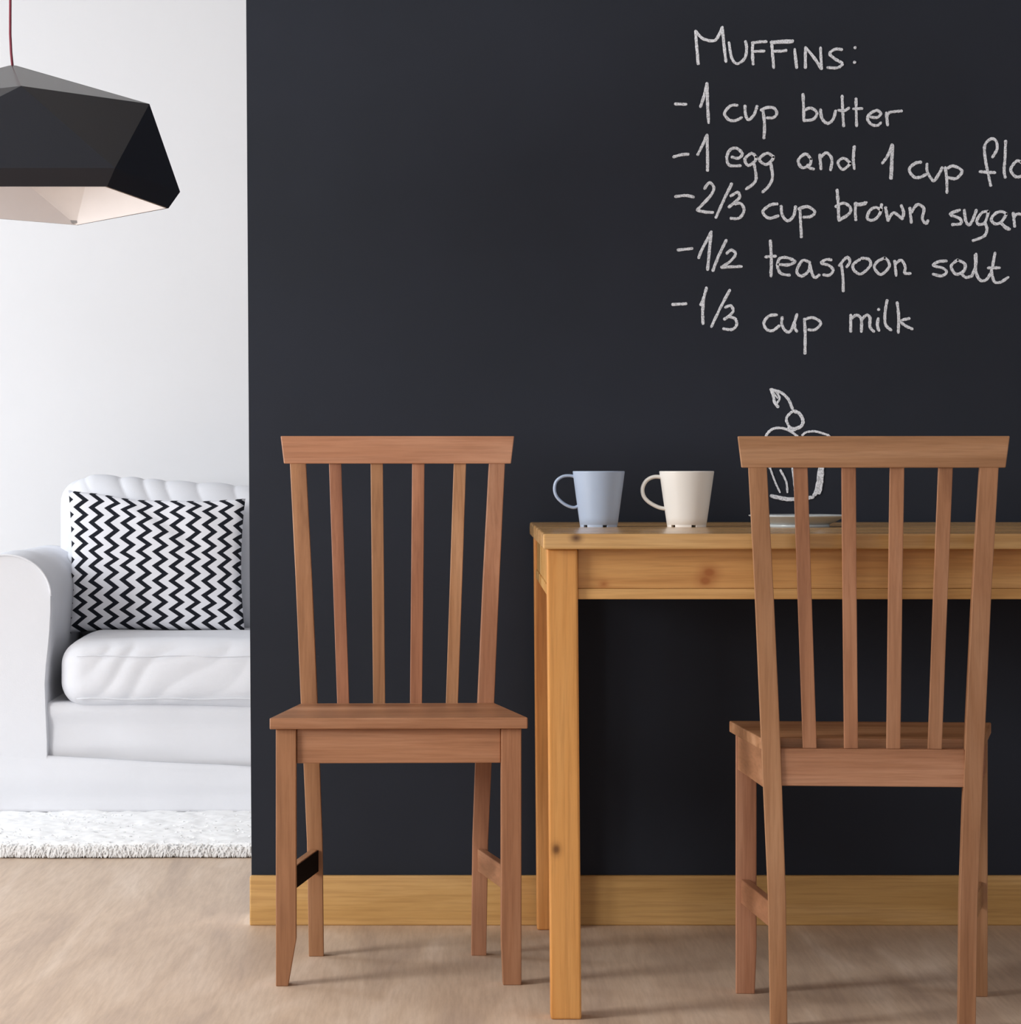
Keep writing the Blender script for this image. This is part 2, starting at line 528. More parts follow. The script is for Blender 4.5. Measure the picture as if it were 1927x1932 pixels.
word('chalk word butter', T4, [
    [(1328, 760), (1334, 900), (1335, 1000)], [(1345, 905), (1400, 885), (1455, 930), (1420, 988), (1335, 1000)],
    [(1487, 900), (1500, 980), (1550, 1025), (1600, 990), (1625, 910)],
    [(1683, 775), (1688, 900), (1697, 1050)], [(1650, 905), (1700, 912), (1745, 885)],
    [(1810, 800), (1812, 930), (1815, 1050)], [(1785, 893), (1865, 890)],
    O5([(435, 475), (500, 478), (535, 440), (495, 410), (430, 440), (405, 490), (440, 545), (500, 558), (535, 530)]),
    O5([(602, 555), (595, 490), (590, 432)]), O5([(595, 470), (615, 432), (660, 422), (740, 415)])])
word(None, T4, [[(150, 1330), (215, 1312), (285, 1305)]], DASH)
word('chalk numeral 1 before egg', T4, [[(370, 1310), (420, 1210), (455, 1130)], [(455, 1130), (460, 1290), (460, 1455)]], 'chalk_number')
word('chalk word egg', T4, [
    [(680, 1330), (740, 1342), (775, 1300), (720, 1250), (660, 1270), (635, 1340), (660, 1405), (760, 1410)],
    [(900, 1330), (860, 1298), (800, 1350), (830, 1408), (890, 1370), (900, 1330)], [(880, 1380), (902, 1520), (870, 1580), (810, 1622)],
    [(1060, 1330), (1000, 1297), (930, 1350), (990, 1400), (1045, 1360), (1060, 1330)], [(1033, 1380), (1050, 1510), (1020, 1590), (960, 1650)]])
word('chalk word and', T4, [
    [(1400, 1350), (1350, 1303), (1285, 1360), (1320, 1428), (1390, 1400), (1400, 1350)], [(1370, 1402), (1390, 1430), (1425, 1440)],
    [(1480, 1310), (1492, 1440)], [(1485, 1340), (1540, 1292), (1590, 1350), (1578, 1450)],
    [(1760, 1390), (1700, 1342), (1645, 1380), (1690, 1445), (1760, 1390)], [(1795, 1235), (1785, 1340), (1795, 1438)]])
word('chalk numeral 1 before cup flour', T5, [[(550, 930), (605, 850), (645, 745)], [(645, 745), (640, 920), (632, 1080)], [(652, 750), (646, 920), (640, 1080)]], 'chalk_number')
word('chalk word cup in the flour line', T5, [
    [(930, 918), (870, 932), (815, 990), (860, 1063), (920, 1068), (980, 1040)],
    [(990, 935), (992, 1010), (1030, 1078), (1062, 1100), (1110, 1030), (1140, 972)],
    [(1170, 970), (1185, 1090), (1187, 1220)], [(1190, 980), (1250, 957), (1335, 1005), (1280, 1078), (1200, 1072)]])
word('chalk word flour running off the right edge', T5, [
    [(1635, 870), (1680, 790), (1670, 710), (1620, 690), (1558, 760), (1570, 920), (1595, 1040), (1618, 1150)],
    [(1510, 1012), (1580, 1018), (1660, 1022)], [(1765, 710), (1758, 880), (1750, 1000), (1760, 1070)],
    [(1916, 915), (1870, 910), (1815, 990), (1860, 1060), (1930, 1050), (1975, 980), (1916, 915)],
    [(2020, 920), (2030, 1020), (2080, 1050), (2120, 930)], [(2160, 920), (2165, 1060)], [(2165, 960), (2200, 925), (2250, 925)]])
word(None, T6, [[(185, 165), (290, 155), (370, 170)]], DASH)
word('chalk fraction 2/3', T6, [
    [(480, 85), (530, 25), (575, 80), (530, 170), (405, 300)], [(405, 303), (480, 320), (565, 325)], [(755, 35), (670, 210), (595, 378)],
    [(745, 160), (815, 122), (835, 170), (790, 220), (725, 272)], [(790, 240), (850, 237), (880, 310), (830, 383), (745, 385)]], 'chalk_number')
word('chalk word cup in the brown sugar line', T6, [
    [(1215, 240), (1140, 252), (1070, 320), (1130, 383), (1225, 360)], [(1255, 260), (1265, 350), (1320, 412), (1380, 360), (1400, 265)],
    [(1445, 280), (1450, 420), (1460, 575)], [(1430, 290), (1520, 267), (1595, 320), (1550, 368), (1480, 373)]])
word('chalk word brown', T7, [
    [(105, 95), (115, 230), (122, 400)], [(90, 262), (170, 227), (235, 270), (225, 330), (122, 400)],
    [(290, 395), (285, 300), (290, 225)], [(280, 232), (330, 237), (395, 220)], [(280, 245), (340, 245), (385, 235)],
    [(545, 240), (530, 330), (470, 393), (405, 380), (430, 300), (490, 270), (545, 300)],
    [(585, 270), (610, 400)], [(610, 400), (665, 322), (750, 385)], [(750, 385), (765, 320), (740, 250)],
    [(825, 275), (840, 420)], [(840, 320), (900, 242), (965, 280), (950, 380), (985, 430), (1005, 400)]])
word('chalk word sugar', T7, [
    [(1320, 295), (1225, 337), (1320, 380), (1330, 430), (1245, 440)], [(1365, 295), (1380, 400), (1410, 445), (1450, 390), (1485, 295)],
    [(1605, 310), (1540, 322), (1490, 400), (1510, 438), (1570, 420), (1605, 310)], [(1575, 430), (1590, 490), (1560, 555), (1450, 600)],
    [(1785, 335), (1740, 312), (1680, 325), (1633, 385), (1670, 432), (1730, 415), (1785, 335)], [(1725, 420), (1765, 455), (1815, 485)], [(1735, 428), (1770, 470), (1808, 488)],
    [(1850, 325), (1865, 460)], [(1855, 370), (1890, 335), (1960, 345)]])
word(None, T6, [[(210, 705), (355, 690)]], DASH)
word('chalk fraction 1/2', T6, [
    [(422, 785), (450, 710), (550, 520)], [(548, 520), (530, 700), (512, 905)], [(700, 605), (620, 770), (565, 915)],
    [(705, 740), (750, 705), (795, 745), (740, 820), (650, 880)], [(650, 878), (855, 872)]], 'chalk_number')
O7 = lambda pts: [((x * T7[2] + T7[0] - T6[0]) / T6[2], (y * T7[2] + T7[1] - T6[1]) / T6[2]) for (x, y) in pts]
word('chalk word teaspoon', T6, [
    [(1145, 610), (1155, 780), (1152, 970)], [(1095, 775), (1200, 767)],
    [(1225, 850), (1330, 855), (1395, 820), (1310, 782), (1240, 792), (1217, 860), (1250, 940), (1340, 960)],
    [(1545, 830), (1470, 812), (1412, 920), (1460, 968), (1530, 920), (1545, 850)], [(1545, 850), (1570, 950), (1600, 983), (1640, 957)],
    [(1760, 805), (1710, 802), (1660, 835), (1740, 862), (1780, 910), (1740, 960), (1680, 955)],
    O7([(145, 830), (162, 950), (165, 1100)]), O7([(125, 845), (200, 765), (232, 805), (200, 860)]),
    O7([(330, 785), (262, 840), (280, 900), (345, 928), (432, 850), (420, 785), (345, 772)]),
    O7([(575, 770), (500, 810), (475, 870), (540, 935), (620, 860), (610, 800), (575, 770)]),
    O7([(675, 800), (690, 945)]), O7([(680, 830), (740, 792), (780, 860), (775, 918), (830, 925)])])
word('chalk word salt', T7, [
    [(1190, 800), (1110, 807), (1060, 845), (1150, 870), (1190, 910), (1140, 948), (1055, 930)],
    [(1300, 790), (1235, 850), (1280, 930), (1360, 900), (1370, 830), (1300, 790)], [(1330, 920), (1380, 963), (1440, 950)],
    [(1440, 950), (1478, 850), (1482, 730)], [(1475, 740), (1480, 900), (1520, 988), (1580, 988), (1630, 920)],
    [(1630, 920), (1650, 830), (1670, 720)], [(1635, 900), (1660, 1000), (1720, 1012), (1800, 962)], [(1600, 870), (1715, 868)]])
word(None, T6, [[(155, 1255), (295, 1248)]], DASH)
word('chalk fraction 1/3', T6, [
    [(440, 1260), (475, 1180), (500, 1085)], [(472, 1190), (462, 1320), (465, 1450)], [(735, 1110), (640, 1290), (550, 1480)],
    [(690, 1285), (745, 1267), (770, 1320), (730, 1370), (680, 1405)], [(730, 1378), (790, 1400), (805, 1460), (760, 1508), (670, 1500)]], 'chalk_number')
word('chalk word cup in the milk line', T6, [
    [(1210, 1360), (1130, 1372), (1080, 1440), (1110, 1508), (1170, 1518), (1235, 1470)],
    [(1265, 1385), (1262, 1460), (1310, 1530), (1360, 1508), (1415, 1355)], [(1390, 1450), (1397, 1500), (1415, 1530)],
    [(1490, 1400), (1498, 1570), (1495, 1750)], [(1490, 1410), (1570, 1387), (1655, 1440), (1600, 1508), (1530, 1510)]])
word('chalk word milk', T7, [
    [(240, 1335), (240, 1500)], [(245, 1370), (300, 1337), (345, 1380), (345, 1500)], [(350, 1380), (395, 1337), (430, 1362), (430, 1450), (470, 1500)],
    [(512, 1370), (505, 1440), (520, 1490)], [(515, 1277), (517, 1284)], [(600, 1190), (580, 1320), (585, 1430), (640, 1485)],
    [(700, 1210), (715, 1350), (712, 1510)], [(820, 1370), (735, 1395), (780, 1440), (850, 1475)]])
# the drawn muffin with a cherry
chalk('chalk_drawing', [
    (TC, [(610, 220), (640, 300), (655, 380), (698, 435)]), (TC, [(655, 225), (700, 290), (715, 340), (680, 395)], 4),
    (TC, [(612, 222), (660, 240)], 6), (TC, [(625, 240), (670, 300), (690, 330)], 3),
    (TC, [(660, 235), (740, 265), (820, 340), (872, 458)], 5.5),
    (TC, [(870, 490), (800, 570), (830, 670), (895, 700)], 5), (TC, [(885, 485), (955, 515), (1000, 600), (975, 670), (890, 705)], 6.5),
    (TC, [(820, 690), (880, 715), (910, 700)], 6),
    (TC, [(600, 1175), (560, 1060), (530, 900), (550, 790), (620, 710), (720, 690), (830, 720), (930, 790)], 5),
    (TC, [(990, 780), (1040, 742), (1140, 732), (1240, 757), (1320, 795), (1340, 900), (1290, 1050), (1235, 1170)], 4.5),
    (TC, [(570, 1060), (900, 1110), (1290, 1060)], 4),
    (TC, [(600, 1175), (660, 1340), (720, 1470)], 3.5), (TC, [(725, 1200), (795, 1340), (810, 1470)], 4),
    (TC, [(870, 1180), (885, 1300), (902, 1455)], 3.8),
    (TC, [(612, 1512), (780, 1545), (960, 1550), (1120, 1530)], 6.5), (TC, [(640, 1530), (800, 1562), (960, 1560)], 5),
    (TC, [(1232, 1165), (1222, 1340), (1195, 1480)], 7), (TC, [(1205, 1165), (1185, 1340), (1150, 1490)], 7),
    (TC, [(1130, 1505), (1210, 1440)], 7)],
    'white chalk outline drawing of a muffin topped with a cherry')

# ------------------------------------------------------------------ chairs
def make_chair(label):
    """front faces -Y, origin on the floor under the middle of the chair"""
    r = empty('dining_chair', (0, 0, 0))
    tag(r, label, 'chair', 'brown wooden slat-back dining chairs')
    W2 = 0.202                                        # half width across the front legs
    # front legs, tapering on the inner side towards the floor
    for s in (-1, 1):
        o, i, i2 = s * W2, s * (W2 - 0.0335), s * (W2 - (0.0205 if s < 0 else 0.0305))
        y0, y1 = -0.165, -0.132
        V = []
        for z, inn in ((0, i2), (0.075, i), (0.421, i)):
            V += [(o, y0, z), (inn, y0, z), (inn, y1, z), (o, y1, z)]
        Fc = [(0, 1, 2, 3), (11, 10, 9, 8)]
        for k in (0, 4):
            for q in range(4):
                Fc.append((k + q, k + (q + 1) % 4, k + 4 + (q + 1) % 4, k + 4 + q))
        link_mesh('leg', V, Fc, M_chair_z, r, 0.0015)
    # rear legs that run up as back posts
    prof = [(0.0, 0.1548, 0.026, 0.131, 0.026), (0.20, 0.158, 0.027, 0.128, 0.028), (0.44, 0.1685, 0.029, 0.124, 0.030),
            (0.66, 0.178, 0.0285, 0.131, 0.026), (0.862, 0.1885, 0.028, 0.147, 0.020)]
    for s in (-1, 1):
        V = []
        for (z, xo, wd, y0, dp) in prof:
            V += [(s * xo, y0, z), (s * (xo - wd), y0, z), (s * (xo - wd), y0 + dp, z), (s * xo, y0 + dp, z)]
        n = len(prof); Fc = [(0, 1, 2, 3), tuple(range(4 * n - 1, 4 * n - 5, -1))]
        for k in range(n - 1):
            for q in range(4):
                Fc.append((4 * k + q, 4 * k + (q + 1) % 4, 4 * k + 4 + (q + 1) % 4, 4 * k + 4 + q))
        link_mesh('leg', V, Fc, M_chair_z, r, 0.0012)
    # seat board: wide in front, narrow behind
    hexa('seat', [(-0.212, -0.177, 0.4215), (0.212, -0.177, 0.4215), (0.1695, 0.124, 0.4215), (-0.1695, 0.124, 0.4215)],
         [(-0.212, -0.177, 0.440), (0.212, -0.177, 0.440), (0.1695, 0.124, 0.440), (-0.1695, 0.124, 0.440)], M_chair_x, r, 0.002)
    # aprons
    box('apron', -0.168, 0.168, -0.158, -0.138, 0.364, 0.4213, M_chair_x, r)
    box('apron', -0.1395, 0.1395, 0.126, 0.150, 0.369, 0.426, M_chair_x, r)
    for s in (-1, 1):
        a0, a1, b0, b1 = s * 0.199, s * 0.181, s * 0.1655, s * 0.1475
        hexa('apron', [(a0, -0.133, 0.364), (a1, -0.133, 0.364), (b1, 0.127, 0.364), (b0, 0.127, 0.364)],
             [(a0, -0.133, 0.4213), (a1, -0.133, 0.4213), (b1, 0.127, 0.4213), (b0, 0.127, 0.4213)], M_chair_y, r)
    # side stretchers
    for s in (-1, 1):
        a0, a1, b0, b1 = s * 0.194, s * 0.180, s * 0.153, s * 0.139
        z0, z1 = 0.147, 0.186
        so = hexa('stretcher', [(a0, -0.133, z0), (a1, -0.133, z0), (b1, 0.129, z0), (b0, 0.129, z0)],
                  [(a0, -0.133, z1), (a1, -0.133, z1), (b1, 0.129, z1), (b0, 0.129, z1)], M_chair_y, r)
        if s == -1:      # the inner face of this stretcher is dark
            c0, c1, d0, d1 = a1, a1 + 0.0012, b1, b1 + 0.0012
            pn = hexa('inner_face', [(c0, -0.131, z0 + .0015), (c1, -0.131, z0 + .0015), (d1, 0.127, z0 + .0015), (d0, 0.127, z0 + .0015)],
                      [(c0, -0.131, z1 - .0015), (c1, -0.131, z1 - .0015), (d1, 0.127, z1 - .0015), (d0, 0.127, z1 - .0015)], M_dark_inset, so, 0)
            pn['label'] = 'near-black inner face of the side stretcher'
    # back slats stand on the rear apron and rise into the top rail, following the lean of the posts
    for (xb, xt) in ((-0.0945, -0.1095), (-0.0320, -0.0365), (0.0320, 0.0365), (0.0945, 0.1095)):
        V = []
        for (z, y0, dp) in ((0.426, 0.134, 0.012), (0.66, 0.138, 0.012), (0.862, 0.151, 0.012)):
            t = (z - 0.426) / 0.436; x = xb + (xt - xb) * t; h = 0.0105 + 0.0003 * t
            V += [(x - h, y0, z), (x + h, y0, z), (x + h, y0 + dp, z), (x - h, y0 + dp, z)]
        Fc = [(0, 1, 2, 3), (11, 10, 9, 8)]
        for k in (0, 4):
            for q in range(4): Fc.append((k + q, k + (q + 1) % 4, k + 4 + (q + 1) % 4, k + 4 + q))
        link_mesh('back_slat', V, Fc, M_chair_z, r, 0.001)
    # top rail, flared towards its top corners
    z0, z1 = 0.8555, 0.9035
    hexa('top_rail', [(-0.1985, 0.144, z0), (0.1985, 0.144, z0), (0.1985, 0.168, z0), (-0.1985, 0.168, z0)],
         [(-0.2045, 0.148, z1), (0.2045, 0.148, z1), (0.2045, 0.170, z1), (-0.2045, 0.170, z1)], M_chair_x, r, 0.0015)
    return r


def copy_tree(o, parent=None):
    c = o.copy(); COL.objects.link(c); c.parent = parent
    for ch in list(o.children): copy_tree(ch, c)
    return c


ch1 = make_chair('brown slat-back chair facing the viewer against the black wall, left of the table')
bpy.context.view_layer.update()
ch2 = copy_tree(ch1)
ch2['label'] = 'brown slat-back chair seen from behind, pulled up to the pine table'
# left chair: front legs 4.88 m away; right chair turned to the table
th = math.radians(1.7)
ch1.location = (-0.1158, 4.88 + 0.165, 0); ch1.rotation_euler = (0, 0, th); ch1.scale = (1, 1, 1.004)
ch2.location = (0.6285, 4.792 - 0.132, 0); ch2.rotation_euler = (0, 0, math.pi - math.radians(4.2)); ch2.scale = (1, 1, 0.996)

# ------------------------------------------------------------------ table
TX, TY = 0.118, 4.563          # left front top corner
TWd, TDp = 1.30, 0.950
tb = empty('dining_table', (TX, TY, 0))
tag(tb, 'honey coloured pine dining table with square legs against the black wall', 'table')
box('tabletop', 0, TWd, 0, TDp, 0.7265, 0.7505, M_pine_top, tb, 0.0035, seg=3)


def tleg(x0, y0, mirror=1, mat=M_pine_z, d=0.047):
    # legs lean outwards at the top by a few millimetres
    w0 = 0.0475
    b0 = x0 + 0.006 * mirror
    return hexa('leg', [(b0, y0, 0), (b0 + w0, y0, 0), (b0 + w0, y0 + d, 0), (b0, y0 + d, 0)],
                [(x0, y0, 0.7265), (x0 + w0, y0, 0.7265), (x0 + w0, y0 + d, 0.7265), (x0, y0 + d, 0.7265)], mat, tb, 0.0035, seg=3)


tleg(0.0065, 0.018, 1, M_pine_leg_knot)
tleg(TWd - 0.054, 0.018, -1)
tleg(0.0065, 0.902, 1); tleg(TWd - 0.054, 0.902, -1)
# front and rear aprons: board plus a slim proud lower strip; side aprons
for (yy, mm) in ((0.030, M_pine_apron_knot), (0.918, M_pine_x)):
    ap = box('apron', 0.0545, TWd - 0.0545, yy, yy + 0.02, 0.665, 0.7263, mm, tb, 0.001)
    box('apron_lip', 0.0545, TWd - 0.0545, yy - 0.003, yy + 0.02, 0.6485, 0.6648, M_pine_x, ap, 0.0015)
for xx in (0.012, TWd - 0.034):
    ap = box('apron', xx, xx + 0.022, 0.066, 0.901, 0.665, 0.7263, M_pine_x, tb, 0.001)
    box('apron_lip', xx - 0.002, xx + 0.022, 0.066, 0.901, 0.6485, 0.6648, M_pine_x, ap, 0.0015)

# ------------------------------------------------------------------ mugs
TT = 0.7505


def make_mug(loc, mat, label, sc=1.0, rim=0.0445, foot=0.0325, h=0.0955, hr=0.0027, hpts=None):
    r = empty('coffee_mug', loc)
    tag(r, label, 'mug', 'mugs on the pine table')
    wl = 0.0028
    prof = [(foot - 0.006, 0.0036), (foot - 0.0015, 0.0032), (foot, 0.0040)]
    for k in range(1, 9):
        t = k / 8.0
        prof.append((foot + (rim - foot) * (t ** 0.96), 0.0052 + (h - 0.0075) * t))
    prof += [(rim + 0.0002, h - 0.001), (rim - 0.0008, h), (rim - wl + 0.0004, h), (rim - wl, h - 0.0015)]
    for k in range(8, 0, -1):
        t = k / 8.0
        prof.append((foot - wl + (rim - foot) * (t ** 0.96), 0.0085 + (h - 0.0115) * t))
    prof += [(foot - 0.006, 0.0075)]
    lathe('body', prof, mat, r)
    # foot ring with drainage notches
    V, Fc = [], []
    seg = 72; notch = {43, 44, 45, 56, 57, 58, 69, 70, 9, 10, 21, 22, 33, 34}
    for k in range(seg):
        if k in notch: continue
        a0, a1 = 2 * math.pi * k / seg, 2 * math.pi * (k + 1) / seg
        b = len(V)
        for (rr, z) in ((foot - 0.005, 0), (foot - 0.0006, 0), (foot - 0.0002, 0.0040), (foot - 0.005, 0.0040)):
            V += [(rr * math.cos(a0), rr * math.sin(a0), z), (rr * math.cos(a1), rr * math.sin(a1), z)]
        Fc += [(b, b + 1, b + 3, b + 2), (b + 2, b + 3, b + 5, b + 4), (b + 4, b + 5, b + 7, b + 6), (b + 6, b + 7, b + 1, b),
               (b, b + 2, b + 4, b + 6), (b + 1, b + 7, b + 5, b + 3)]
    link_mesh('foot_ring', V, Fc, mat, r)
    # ear shaped handle on the left
    pts = catmull(hpts, 6)
    n = len(pts)
    rad = [hr * (1.0 + 0.9 * max(0, 1 - i / 3.0) + 0.6 * max(0, 1 - (n - 1 - i) / 3.0)) for i in range(n)]
    tube('handle', [(x, 0, z) for (x, z) in pts], hr, mat, r, 12, False, 2.2, True, rad)
    r.scale = (sc, sc, sc)
    return r


sm = 1101.0; ym = F / sm


def hp(cx, s_, P):
    return [((x - cx) / s_, EYE - (y - VY) / s_ - TT) for (x, y) in P]


c1 = 1130
make_mug(((c1 - VX) / sm, ym, TT), M_mugblue, 'pale blue-grey tapered mug near the left end of the table', 1.0,
         hpts=hp(c1, sm, [(1087, 900), (1076, 897.5), (1062, 899), (1050, 908), (1046.5, 922), (1050, 936), (1060, 947), (1072, 954.5), (1084, 957.5), (1094, 953)]))
c2 = 1296
make_mug(((c2 - VX) / sm, ym, TT), M_mugwhite, 'cream white tapered mug to the right of the blue-grey mug', 1.0, 0.0468, 0.034, hr=0.0034,
         hpts=hp(c2, sm, [(1256, 904), (1246, 900), (1233, 900), (1220, 907), (1213, 920), (1214, 934), (1222, 945), (1236, 954), (1250, 959), (1266, 960)]))

# ------------------------------------------------------------------ plate
pl = empty('dinner_plate', ((1507 - VX) / sm, ym, TT))
tag(pl, 'pale grey footed plate on the table behind the right chair back', 'plate')
lathe('plate_body', [(0.046, 0.005), (0.052, 0.004), (0.062, 0.0085), (0.078, 0.0165), (0.0845, 0.0185), (0.0855, 0.0198), (0.084, 0.0208),
                     (0.077, 0.0195), (0.061, 0.0115), (0.050, 0.0078), (0.030, 0.0072)], M_plate, pl)
lathe('foot_ring', [(0.047, 0), (0.053, 0), (0.0525, 0.0055), (0.0475, 0.0055)], M_plate, pl)

# ------------------------------------------------------------------ pendant lamp
DC = 4.72
XC = (24 - VX) * DC / F
lamp = empty('pendant_lamp', (XC, DC, 1.27))
tag(lamp, 'dark faceted pendant lamp with white inside hanging on a thin red cord', 'pendant lamp')


def LP(x, y, z): return Vector((x, y, z - 1.27))


def px2(px, d): return (px - VX) * d / F - XC


def pz(py, d): return EYE - (py - VY) * d / F


up, gi, ri = [], [], []
Ru = 0.222
angs = [-90, -18, 54, 126, 198]
for a in angs:
    x, y = Ru * math.cos(math.radians(a)), Ru * math.sin(math.radians(a))
    up.append(LP(x, y, 1.426))
up[0] = LP(px2(40, DC - 0.215), -0.215, pz(162, DC - 0.215))
up[1] = LP(px2(282, DC - 0.069), -0.069, pz(196, DC - 0.069))
up[2].z = 1.412 - 1.27; up[2].x *= 0.9
up[4] = LP(-up[1].x, -0.069, up[1].z + 1.27)
ga = [-54, 18, 90, 162, 234]
for a in ga:
    gi.append(LP(0.28 * math.cos(math.radians(a)), 0.28 * math.sin(math.radians(a)), 1.301))
    ri.append(LP(0.25 * math.cos(math.radians(a)), 0.25 * math.sin(math.radians(a)), 1.273))
gi[0] = LP(px2(217, DC - 0.255), -0.255, pz(317, DC - 0.255))
gi[1] = LP(px2(340, DC + 0.085), 0.085, pz(362, DC + 0.085))
gi[2] = LP(0.06, 0.30, 1.285)
gi[3] = LP(-gi[1].x, 0.085, gi[1].z + 1.27)
gi[4] = LP(-gi[0].x, -0.255, gi[0].z + 1.27)
ri[0] = LP(px2(202, DC - 0.235), -0.235, pz(352, DC - 0.235))
ri[1] = LP(px2(318, DC + 0.08), 0.08, pz(393, DC + 0.08))
ri[2] = LP(px2(146, DC + 0.275), 0.275, pz(425, DC + 0.275))
ri[3] = LP(-ri[1].x, 0.08, ri[1].z + 1.27)
ri[4] = LP(-ri[0].x, -0.235, ri[0].z + 1.27)
ap = []
for a in angs:
    ap.append(LP(0.006 * math.cos(math.radians(a)), 0.006 * math.sin(math.radians(a)), pz(124, DC)))
OUT = ap + up + gi + ri


def shell_faces(k=0):
    f = []
    for i in range(5):
        j = (i + 1) % 5
        f.append((k + i, k + 5 + i, k + 5 + j, k + j))
        f.append((k + 5 + i, k + 10 + i, k + 5 + j))
        f.append((k + 5 + j, k + 10 + i, k + 10 + j))
        f.append((k + 10 + i, k + 15 + i, k + 15 + j, k + 10 + j))
    return f


# folded sheet shell: every facet of the outside is its own flat panel part, the lining is one part inside
cen = Vector((0, 0, 1.33 - 1.27))
fcs = shell_faces()
for f in fcs:
    pts = [OUT[i] for i in f]
    nr = (pts[1] - pts[0]).cross(pts[2] - pts[0]).normalized()
    mid = sum(pts, Vector()) / len(pts)
    if nr.dot(mid - cen) < 0: nr = -nr
    a = [p for p in pts]; b_ = [p - nr * 0.0012 for p in pts]
    V = a + b_; n = len(pts)
    F2 = [tuple(range(n)), tuple(range(2 * n - 1, n - 1, -1))] + [(q, (q + 1) % n, n + (q + 1) % n, n + q) for q in range(n)]
    link_mesh('facet', V, F2, M_lamp, lamp)
INN = [cen + (p - cen) * 0.985 for p in OUT]
for i in range(5): INN[15 + i].z = OUT[15 + i].z
k = len(INN)
INN2 = [cen + (p - cen) * 0.978 for p in OUT]
for i in range(5): INN2[15 + i].z = OUT[15 + i].z
def lin_faces(k=0):
    f = []
    for i in range(5):
        j = (i + 1) % 5
        f += [(k + i, k + 5 + i, k + 5 + j, k + j), (k + 5 + i, k + 15 + i, k + 5 + j), (k + 5 + j, k + 15 + i, k + 15 + j)]
    return f


lf = lin_faces(0) + [tuple(reversed(f)) for f in lin_faces(k)]
for i in range(5):
    j = (i + 1) % 5
    lf.append((15 + i, k + 15 + i, k + 15 + j, 15 + j))
lo = link_mesh('lining', INN + INN2, lf, M_lampin, lamp); lo['label'] = 'white inner lining'
# folded corner clip of the sheet at the far rim corner
clipc = ri[2]
link_mesh('corner_clip', [clipc + Vector(v) for v in ((-.014, -.004, .028), (.012, -.004, .026), (.011, -.012, .024), (-.012, -.012, .026),
                                                     (-.014, -.002, .002), (.006, -.002, .003), (.006, -.010, .003), (-.012, -.010, .002))],
          [(0, 1, 2, 3), (7, 6, 5, 4), (0, 4, 5, 1), (1, 5, 6, 2), (2, 6, 7, 3), (3, 7, 4, 0)], M_metal, lamp, 0.001)
lathe('bulb_socket', [(0.02, 0.215), (0.022, 0.17), (0.02, 0.155), (0.016, 0.155)], M_metal, lamp, 24)
lathe('bulb', [(0.012, 0.157), (0.014, 0.147), (0.024, 0.133), (0.027, 0.12), (0.024, 0.107), (0.013, 0.097), (0.004, 0.095)], M_glass, lamp, 24)
bl = bpy.data.lights.new('lining_fill_light', 'POINT'); bl.energy = 0.25; bl.color = (1.0, 0.99, 1.0); bl.shadow_soft_size = 0.03  # faint light added inside the shade to brighten the white lining
bo = bpy.data.objects.new('lining_fill_light', bl); COL.objects.link(bo); bo.parent = lamp; bo.location = (0, 0, 0.05)
ztop = pz(124, DC) - 1.27
tube('cord', [(0, 0, ztop - 0.004), (-0.0025, 0, ztop + 0.02), (-0.004, 0, ztop + 0.05), (-0.003, 0, ztop + 0.4), (-0.002, 0, ZC - 1.27)], 0.0021, M_cord, lamp, 8)
lathe('ceiling_cup', [(0.05, ZC - 1.27), (0.05, ZC - 1.295), (0.03, ZC - 1.32), (0.006, ZC - 1.322)], M_lamp, lamp, 32)

# ------------------------------------------------------------------ sofa in the room behind
D0 = 7.10
nz = noise.noise


def wr(amp, fx, fy, fz, amp2=0.0, f2=20.0, seed=0.0):
    def f(p, n):
        q = Vector((p.x * fx + seed, p.y * fy + seed * 2, p.z * fz))
        return amp * (1 - 2.2 * abs(nz(q))) + amp2 * nz(Vector((p.x * f2, p.y * f2, p.z * f2 + seed)))
    return f


sofa = empty('sofa', (-0.35, D0 + 0.42, 0))
tag(sofa, 'white slipcovered sofa with rolled arm standing behind the black wall', 'sofa')
so = sofa.location


def S(name, c, s, r, n, disp, top=None, mat=M_sofa):
    o = soft_box(name, (c[0] - so[0], c[1] - so[1], c[2]), s, r, n, mat, sofa, None if disp is None else (lambda p, nn: disp(p + Vector((so[0], so[1], 0)), nn)), top)
    return o


# base with skirt
skirt_d = lambda p, n: (0.013 * nz(Vector((p.x * 2.2 + p.z * 5, 3, p.z * 24))) + 0.004 * nz(Vector((p.x * 9, 1, p.z * 2)))) if abs(n.y) > 0.5 else 0.0
S('base', (-0.25, D0 + 0.42, 0.165), (1.62, 0.80, 0.245), 0.02, (60, 16, 20), skirt_d)


